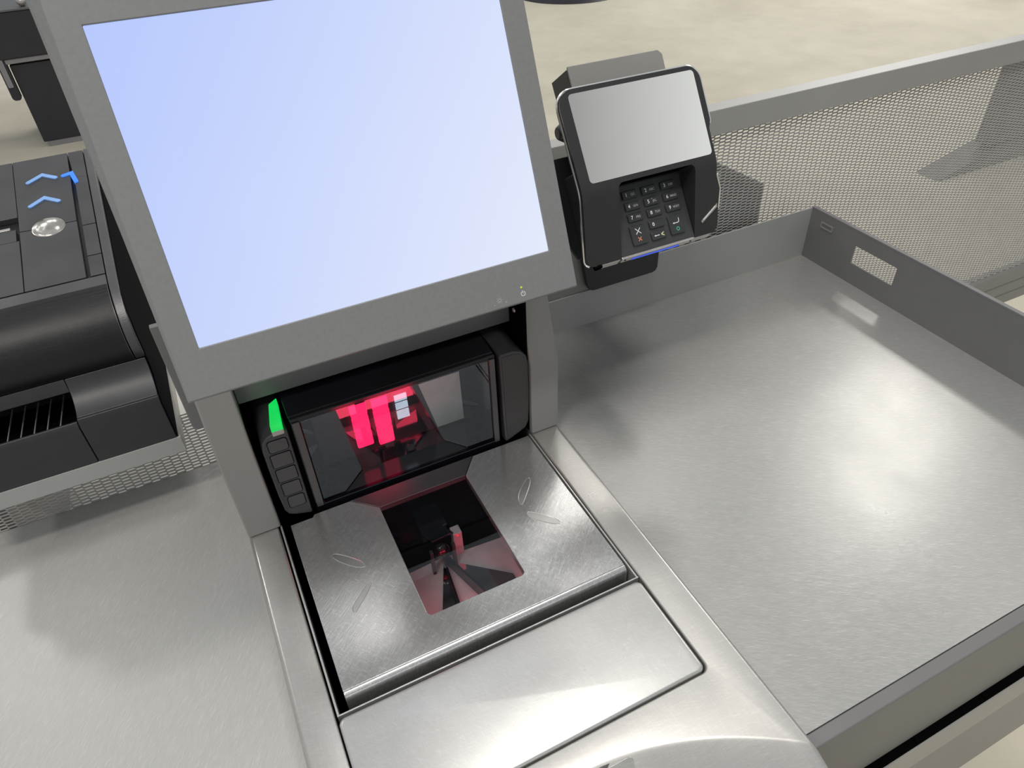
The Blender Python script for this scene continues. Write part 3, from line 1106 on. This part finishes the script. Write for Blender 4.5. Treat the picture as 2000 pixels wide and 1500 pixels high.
# terminal mount: box behind the head, knob, leaning plate, wall plate
mount = thing('terminal_mount', 'charcoal metal mount behind the card terminal, bolted to the grey tray wall', 'bracket', (0.46, 0.70, 0.90))
b = B()
b.prism([(-0.0462, 0.005), (0.0650, 0.005), (0.0665, 0.1160), (0.0622, 0.1206), (-0.0462, 0.1206)], -0.0365, -0.0335, TF)
obj('head_box', b, 'grey', mount, 0.0009)
b = B()
b.prism([(-0.0464, 0.020), (0.0640, 0.020), (0.0640, 0.1185), (-0.0464, 0.1185)], -0.074, -0.0366, TF)
obj('head_side', b, 'blk', mount, 0.0006)
b = B()
NF = Fr(TF(-0.0468, 0.062, -0.048), TF.v, TF.w, (-1, 0, 0))
b.cyl(NF, 0, 0, 0.0, 0.014, 0.0125, 24, 0.0105)
b.cyl(NF, 0, 0, 0.014, 0.022, 0.0105, 24, 0.006)
obj('clamp_knob', b, 'blk', mount, 0.0015)
b = B()
b.prism([(-0.0760, -0.066), (0.0300, -0.066), (0.0300, 0.040), (-0.0900, 0.040), (-0.0900, -0.030)], -0.064, -0.0605, TF)
obj('leaning_plate', b, 'blk', mount, 0.0008)
b = B()
b.prism([(0.4745, 0.8975), (0.5760, 0.8975), (0.5815, 0.8995), (0.5845, 0.9050), (0.5845, 1.03), (0.4380, 1.03), (0.4640, 0.9080), (0.4680, 0.9000)], 0.7525, 0.7600, XZY)
obj('mounting_plate', b, 'blk', mount, 0.0008)
b = B()
b.box(0.445, 0.50, 0.640, 0.7525, 1.015, 1.040)
obj('support_arm', b, 'blk', mount, 0.002)

# ------------------------------------------------------------------ bagging tray on the right
XB, YB = 0.8900, 0.7612
tray = thing('bagging_tray', 'large scratched steel bagging tray with grey upturned walls, right of the scanner', 'tray', (0.60, 0.46, 0.60))
obj('tray_plate', B().box(X1 + 0.0006, XB, 0.1516, YB, ZR - 0.004, ZR), 'steel_tray', tray)
b = B()
b.prism([(0.318, 0.60), (XB + 0.002, 0.60), (XB + 0.002, 0.9215), (0.480, 0.9215), (0.480, 0.8935), (0.318, 0.8935)], YB, YB + 0.0025, XZY)
obj('rear_upstand', b, 'grey_panel', tray, 0.0008)
b = B()
SW = Fr((XB, 0, 0), (0, 1, 0), (0, 0, 1), (1, 0, 0))
b.plate([(0.1400, 0.68), (YB, 0.68), (YB, 0.9225), (0.1400, 0.9225)],
        [rr(0.5862, 0.6650, 0.8680, 0.8975, 0.002, 3)], 0.0, 0.0025, SW)
b.box(0.1398, YB + 0.002, 0.9196, 0.9230, -0.0002, 0.007, SW)
wall = obj('side_upstand', b, 'grey_dark', tray, 0.0006)
b = B()
b.plate(rr(0.7125, 0.7375, 0.8975, 0.9075, 0.001, 3), [rr(0.7150, 0.7350, 0.8998, 0.9052, 0.0006, 3)], -0.0012, 0.0, SW)
obj('slot_frame', b, 'grey', tray, 0.0003)
b = B()
b.box(0.318, XB + 0.0025, 0.1385, 0.1512, 0.6765, ZR + 0.0004)
obj('front_panel', b, 'grey_dark', tray, 0.0018, 3)

base = thing('tray_base', 'grey cabinet with a pale front rail below the bagging tray', 'cabinet', (0.62, 0.45, 0.0))
b = B()
b.box(0.3185, 0.86, 0.165, 0.752, 0.0, 0.67)
obj('cabinet_body', b, 'grey', base, 0.003)
b = B()
b.box(0.3185, 1.02, 0.1500, 0.1640, 0.236, 0.60)
obj('lower_panel', b, 'grey', base, 0.002)
b = B()
b.box(0.3185, 1.02, 0.1300, 0.1500, 0.598, 0.6640)
obj('front_rail', b, 'rail', base, 0.0015)
b = B()
b.box(0.3185, 0.885, 0.1480, 0.1640, 0.6640, 0.6764)
b.box(0.3185, 1.0195, 0.1322, 0.1500, 0.6630, 0.6648)
for k in range(5):
    xx = 0.40 + 0.105 * k
    b.box(xx, xx + 0.012, 0.1330, 0.1485, 0.6642, 0.6700)
obj('groove_filler', b, 'void', base)

# grey column behind the monitor, between counter and tray wall
col_ = thing('support_post', 'grey steel post rising behind the monitor beside the card terminal', 'post', (0.42, 0.769, 0.0))
obj('post_body', B().box(0.33, 0.478, 0.7640, 0.7740, 0.0, 1.02), 'grey', col_, 0.002)

# ------------------------------------------------------------------ left shelf
sh = thing('basket_shelf', 'scratched steel shelf left of the scanner, in front of the wire mesh', 'shelf', (-0.45, 0.45, 0.0))
obj('shelf_plate', B().box(-1.05, X0 - 0.0006, 0.05, 0.7745, ZL - 0.004, ZL), 'steel_shelf', sh)
obj('shelf_body', B().box(-1.04, X0 - 0.002, 0.07, 0.77, 0.0, ZL - 0.004), 'grey', sh, 0.003)


# ------------------------------------------------------------------ expanded metal mesh
def mesh_panel(name, x0, x1, z0, z1, y, parent, keep=None, P=0.0204, R=0.0050, t=0.0014, hh=0.00145):
    a, bq = P * 0.205, P * 0.295
    ai, bi = P * 0.185, P * 0.262
    out = np.array([(bq, 0), (a, R / 2), (-a, R / 2), (-bq, 0), (-a, -R / 2), (a, -R / 2)])
    inn = np.array([(bi, 0), (ai, hh), (-ai, hh), (-bi, 0), (-ai, -hh), (ai, -hh)])
    cs = []
    nx, nz = int((x1 - x0) / (P / 2)), int((z1 - z0) / R)
    for i in range(nx + 1):
        for j in range(nz + 1):
            cx, cz = x0 + i * P / 2, z0 + j * R + (R / 2 if i % 2 else 0)
            if cz > z1 or (keep and not keep(cx, cz)):
                continue
            cs.append((cx, cz))
    cs = np.array(cs)
    N = len(cs)
    vv = np.zeros((N, 24, 3), np.float32)
    for k, (lp, yy) in enumerate(((out, y), (inn, y), (inn, y + t), (out, y + t))):
        vv[:, k * 6:(k + 1) * 6, 0] = cs[:, None, 0] + lp[None, :, 0]
        vv[:, k * 6:(k + 1) * 6, 1] = yy
        vv[:, k * 6:(k + 1) * 6, 2] = cs[:, None, 1] + lp[None, :, 1]
    fc = []
    for i in range(6):
        j = (i + 1) % 6
        fc += [(i, j, 6 + j, 6 + i), (6 + i, 6 + j, 12 + j, 12 + i), (12 + i, 12 + j, 18 + j, 18 + i)]
    fc = np.array(fc, np.int32)
    F = (fc[None] + (np.arange(N, dtype=np.int32) * 24)[:, None, None]).reshape(-1, 4)
    me = bpy.data.meshes.new(name)
    me.vertices.add(N * 24)
    me.vertices.foreach_set('co', vv.ravel())
    me.loops.add(F.size)
    me.loops.foreach_set('vertex_index', F.ravel())
    me.polygons.add(len(F))
    me.polygons.foreach_set('loop_start', np.arange(0, F.size, 4, dtype=np.int32))
    me.polygons.foreach_set('loop_total', np.full(len(F), 4, np.int32))
    me.update(calc_edges=True)
    me.validate()
    return link_mesh(name, me, 'mesh', parent)


fence = thing('mesh_fence', 'long grey framed wire mesh fence behind the bagging tray and card terminal', 'fence', (1.2, 0.79, 0.0))
obj('top_rail', B().box(0.335, 2.35, 0.7755, 0.8005, 1.0750, 1.1115), 'grey_panel', fence, 0.0012)
obj('bottom_rail', B().box(0.335, 2.35, 0.7755, 0.8005, 0.502, 0.5935), 'grey', fence, 0.0012)
b = B()
for zz in (0.530, 0.560):
    b.box(0.335, 2.35, 0.7747, 0.7756, zz, zz + 0.002)
obj('rail_seam', b, 'grey_dark', fence)
for xx in (0.335, 2.31):
    obj('fence_post', B().box(xx, xx + 0.04, 0.7757, 0.8003, 0.0, 1.0749), 'grey', fence, 0.0012)
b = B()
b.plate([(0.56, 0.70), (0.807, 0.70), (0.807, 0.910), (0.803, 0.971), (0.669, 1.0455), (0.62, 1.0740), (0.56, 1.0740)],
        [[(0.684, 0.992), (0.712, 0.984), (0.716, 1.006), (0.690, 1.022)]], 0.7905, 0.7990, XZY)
obj('grey_plate', b, 'grey_panel', fence, 0.0006)  # plain grey plate with one cut-out, set just behind the mesh
mesh_panel('mesh_panel', 0.378, 2.30, 0.590, 1.078, 0.787, fence)

lf = thing('mesh_screen', 'narrow strip of wire mesh behind the left steel shelf, under the black coin machine', 'mesh', (-0.5, 0.778, 0.0))
mesh_panel('mesh_panel', -0.86, -0.066, 0.7925, 1.03, 0.7755, lf, keep=lambda x, z: z < 0.884 or (x > -0.092 and z < 0.985))
for xx in (-0.88, -0.060):
    obj('screen_post', B().box(xx, xx + 0.012, 0.7755, 0.785, 0.0, 0.884), 'grey', lf)

# ------------------------------------------------------------------ black coin machine on its grey bracket
XR = -0.1016
bracket = thing('machine_shelf', 'flat grey shelf carrying the black coin machine over the left steel shelf', 'shelf', (-0.24, 0.96, 0.0))
obj('shelf_board', B().box(-0.345, XR + 0.0035, 0.700, 1.04, 0.8882, 0.9104), 'grey_panel', bracket, 0.0008)
obj('added_ledge', B().box(-0.60, -0.02, 0.81, 1.32, 0.60, 0.62), 'pale_panel', bracket, 0.002)  # pale ledge added to catch light behind the mesh holes
obj('shelf_post', B().box(-0.344, -0.326, 0.80, 1.03, 0.0, 0.8882), 'grey', bracket, 0.002)

coin = thing('coin_machine', 'black coin machine with rounded front and blue chevrons, left of the monitor', 'coin machine', (-0.22, 0.87, 0.9104))
TA = math.atan2(0.0516, 0.2613)
UF = Fr((0, 0.7925, 1.0769), (1, 0, 0), (0, math.cos(TA), math.sin(TA)), (0, -math.sin(TA), math.cos(TA)))   # u = world x, v = up the sloping top
front = [(0.7925, 1.0769), (0.7780, 1.0735), (0.7720, 1.0716), (0.7655, 1.0690), (0.7595, 1.0661), (0.7540, 1.0627), (0.7485, 1.0584), (0.7435, 1.0534), (0.7395, 1.0482), (0.7360, 1.0425), (0.7335, 1.0365), (0.7318, 1.0300), (0.7312, 1.0235), (0.7316, 1.0170), (0.7330, 1.0105), (0.7352, 1.0045), (0.7378, 1.0005)]
top_back = [tuple(UF(0, 0.2600)[1:]), tuple(UF(0, 0.2660, -0.002)[1:]), tuple(UF(0, 0.2685, -0.006)[1:])]
body = front + [(0.760, 1.0005), (0.800, 0.975), (0.800, 0.9108), (1.04, 0.9108), (1.048, 1.10)] + top_back[::-1]
XL = -0.335


def shrink(pr, d):
    """the same side profile with its sloping top lowered by d"""
    out = []
    for y, z in pr:
        out.append((y, z - d) if z > 1.0765 else (y, z))
    return out


b = B()
b.prism(shrink(body, 0.0075), XL, -0.1122, YZX)
obj('machine_body', b, 'blk', coin, 0.0006, ang=40)
b = B()
fr2 = [(0.7930, 1.0770)] + front[1:]
b.prism(fr2 + [(0.75, 1.0005), (0.775, 1.06), (0.7930, 1.0745)], XL, -0.1122, YZX)
obj('rounded_front', b, 'blk_roll', coin, ang=40)
b = B()
b.prism(body + [], -0.1114, XR, YZX)
obj('side_trim', b, 'blk_roll', coin, 0.0012, 3, ang=40)
obj('side_mask', B().prism([(0.7950, 1.0740), (1.040, 1.118), (1.040, 0.9112), (0.7012, 0.9112), (0.7012, 0.9605), (0.7060, 0.9680), (0.7140, 0.9698), (0.7220, 0.9738), (0.7300, 0.9800), (0.7360, 0.990), (0.736, 1.03), (0.745, 1.058), (0.758, 1.068)], XR + 0.0002, XR + 0.0012, YZX), 'blk_mask', coin)  # thin matt sheet added to hide floor reflections on the glossy side
# plates on the sloping top with open seams between them
def top_plate(name, poly, mat='blk_top', w1=0.0, bev=0.0005):
    return obj(name, B().prism(poly, -0.0072, w1, UF), mat, coin, bev)


cu_, cv_, ru, rv = -0.1604, 0.1090, 0.0172, 0.0180
arc_u = [(cu_ - ru * math.cos(math.pi * k / 16), cv_ + 0.0012 + (rv - 0.0012) * math.sin(math.pi * k / 16)) for k in range(17)]
arc_d = [(cu_ + ru * math.cos(math.pi * k / 16), cv_ - (rv - 0.0002) * math.sin(math.pi * k / 16)) for k in range(17)]
top_plate('rear_panel', [(-0.1896, 0.1112)] + arc_u + [(-0.1312, 0.1100), (-0.1300, 0.2600), (-0.1914, 0.2600)])
top_plate('front_panel', [(-0.1892, 0.0030), (-0.1306, 0.0030), (-0.1310, 0.1088)] + arc_d + [(-0.1896, 0.1096)])
top_plate('left_panel', [(-0.331, 0.0030), (-0.1900, 0.0030), (-0.1905, 0.0940), (-0.331, 0.0940)])
top_plate('left_panel', [(-0.331, 0.1400), (-0.1905, 0.1400), (-0.1920, 0.2600), (-0.331, 0.2600)])
top_plate('receipt_slot', [(-0.331, 0.0960), (-0.1935, 0.0960), (-0.1935, 0.1180), (-0.331, 0.1180)], 'blk_top', -0.0010)
b = B()
b.box(-0.331, -0.1990, 0.1190, 0.1235, -0.0072, -0.0006, UF)
obj('slot_tongue', b, 'satin', coin, 0.0005)
for va, vb in ((0.0030, 0.0382), (0.0396, 0.0968), (0.0982, 0.1990)):
    top_plate('strip_panel', [(-0.1262, va), (-0.1122, va), (-0.1122, vb), (-0.1262, vb)])
b = B()
b.loft([[UF(u, v, w) for u, v, w in q] for q in (
    [(-0.1290, 0.2600, 0.0), (-0.1122, 0.2600, 0.0), (-0.1122, 0.2600, -0.007), (-0.1290, 0.2600, -0.007)],
    [(-0.1290, 0.2500, 0.0), (-0.1122, 0.2500, 0.0), (-0.1122, 0.2500, -0.007), (-0.1290, 0.2500, -0.007)],
    [(-0.1262, 0.2000, -0.0005), (-0.1122, 0.2000, -0.0005), (-0.1122, 0.2000, -0.007), (-0.1262, 0.2000, -0.007)])])
obj('strip_panel', b, 'blk_top', coin, 0.0003)
# chevrons
def bent_bar(p0, p1, p2, w, n=6):
    """outline of a bar bent at p1 with round ends"""
    def nrm(a, c):
        d = V((c[0] - a[0], c[1] - a[1])).normalized()
        return V((-d.y, d.x))
    a, c, e = V(p0), V(p1), V(p2)
    n1, n2 = nrm(a, c), nrm(c, e)
    m = (n1 + n2).normalized()
    m = m / max(0.3, m.dot(n1))
    h = w / 2
    out = []
    t1 = math.atan2(n1.y, n1.x)
    for k in range(n + 1):
        t = t1 + math.pi * k / n
        out.append((a.x + h * math.cos(t), a.y + h * math.sin(t)))
    out.append(tuple(c - m * h))
    t2 = math.atan2(-n2.y, -n2.x)
    for k in range(n + 1):
        t = t2 + math.pi * k / n
        out.append((e.x + h * math.cos(t), e.y + h * math.sin(t)))
    out.append(tuple(c + m * h))
    return out


for p0, p1, p2 in (((-0.1760, 0.2058), (-0.1601, 0.2176), (-0.1462, 0.2062)), ((-0.1760, 0.1548), (-0.1606, 0.1672), (-0.1464, 0.1552))):
    obj('chevron', B().prism(bent_bar(p0, p1, p2, 0.0056), -0.001, 0.0016, UF), 'blue_pale', coin, 0.0005, label='pale blue chevron')
b = B()
b.prism(bent_bar((-0.1378, 0.2078), (-0.1284, 0.2108), (-0.1246, 0.1900), 0.0050), -0.003, 0.0012, UF)
obj('chevron', b, 'blue_lit', coin, 0.0004, label='bright blue lit chevron')
# finger recess: a polished oval bowl
b = B()
n = 28
ringsb = []
for k, (sc_, w) in enumerate(((1.02, -0.0009), (1.0, -0.0003), (0.975, -0.0002), (0.9, -0.0022), (0.75, -0.0042), (0.5, -0.0058), (0.25, -0.0064))):
    ringsb.append([UF(cu_ + ru * sc_ * math.cos(2 * math.pi * i / n), cv_ + rv * sc_ * math.sin(2 * math.pi * i / n), w) for i in range(n)])
b.loft(ringsb, (False, True))
obj('finger_recess', b, 'foil', coin)
# lower front: solid right half, cup with grille on the left
XS = -0.194
low = [(0.7375, 0.9992), (0.7350, 0.9900), (0.7300, 0.9815), (0.7220, 0.9750), (0.7140, 0.9710), (0.7072, 0.9692), (0.7072, 0.9108), (0.799, 0.9108), (0.799, 0.974), (0.760, 0.9992)]
obj('lower_front', B().prism(low, -0.1828, XR - 0.0012, YZX), 'blk_top', coin, 0.0008, ang=40)
obj('cup_brow', B().prism([(0.7378, 0.9992), (0.7365, 0.983), (0.748, 0.981), (0.760, 0.9992)], XL, -0.1834, YZX), 'blk_top', coin, 0.0008)
obj('cup_floor', B().box(XL, XS - 0.0006, 0.706, 0.799, 0.9108, 0.936), 'void', coin)
b = B()
for k in range(10):
    xx = -0.2000 - 0.0128 * k
    b.tube([(xx - 0.012, 0.712, 0.9395), (xx, 0.775, 0.957)], 0.00075, 6)
obj('cup_grille', b, 'satin', coin, label='pale metal ribs in the cup')
b = B()
b.prism([(0.700, 0.9108), (0.700, 0.9600), (0.7035, 0.9665), (0.7060, 0.9665), (0.7060, 0.9360), (0.7370, 0.9360), (0.7370, 0.9108)], XL, -0.1835, YZX)
obj('front_lip', b, 'blk', coin, 0.0008)
b = B()
b.prism([(0.700, 0.9108), (0.700, 0.9610), (0.7035, 0.9695), (0.7068, 0.9695), (0.7068, 0.9108)], -0.1828, XR - 0.0004, YZX)
obj('front_lip', b, 'blk', coin, 0.0010)

# ------------------------------------------------------------------ background
cab = thing('black_cabinet', 'black cabinet with a pale edge standing far behind the coin machine', 'cabinet', (-0.3, 5.1, 0.0))
obj('cabinet_body', B().box(-0.685, 0.30, 4.83, 5.30, 0.03, 0.447), 'cab', cab, 0.006)
obj('cabinet_plinth', B().box(-0.665, 0.29, 4.835, 5.28, 0.0, 0.0299), 'cab_strip', cab)
obj('pale_edge', B().box(-0.695, 0.31, 4.80, 5.32, 0.456, 0.482), 'cab_strip', cab, 0.006)
obj('edge_shadow_gap', B().box(-0.680, 0.295, 4.84, 5.30, 0.447, 0.456), 'void', cab)
obj('upper_body', B().box(-1.30, 0.32, 4.79, 5.36, 0.482, 0.702), 'cab', cab, 0.008)
obj('lid_top', B().box(-1.31, 0.33, 4.78, 5.37, 0.702, 0.712), 'charcoal', cab, 0.003)
obj('ball_knob', B().ball((-0.506, 4.83, 0.735), 0.024, 18), 'satin', cab)
b = B()
b.prism(rr(-0.735, -0.690, 0.275, 0.51, 0.018), 4.80, 4.84, XZY)
hg = obj('hinge_bracket', b, 'cab', cab, 0.004)
obj('hinge_plate', B().prism(rr(-0.728, -0.702, 0.345, 0.500, 0.006), 4.794, 4.801, XZY), 'cab_strip', hg)

fl = thing('base_plate', 'blurry black stand foot on the far floor at the top edge', 'stand foot', (3.75, 6.45, 0.0))
b = B()
b.cyl(Fr((3.78, 6.62, 0), (1, 0, 0), (0, 1, 0), (0, 0, 1)), 0, 0, 0.0, 0.03, 0.52, 40, 0.48)
obj('foot_disc', b, 'cab', fl, 0.004)
b = B()
b.cyl(Fr((3.78, 6.62, 0), (1, 0, 0), (0, 1, 0), (0, 0, 1)), 0, 0, 0.03, 1.1, 0.05, 20)
obj('foot_pole', b, 'cab', fl)

pd = thing('floor_pedestal', 'charcoal pedestal seen through the mesh fence near the right edge', 'pedestal', (3.9, 2.04, 0.0))
obj('pedestal_body', B().box(3.40, 4.3, 2.0, 2.08, 0.10, 0.50), 'charcoal', pd, 0.01)
obj('pedestal_foot', B().prism([(3.10, 0.0), (4.3, 0.0), (4.3, 0.10), (3.50, 0.10)], 1.99, 2.12, XZY), 'charcoal', pd, 0.004)
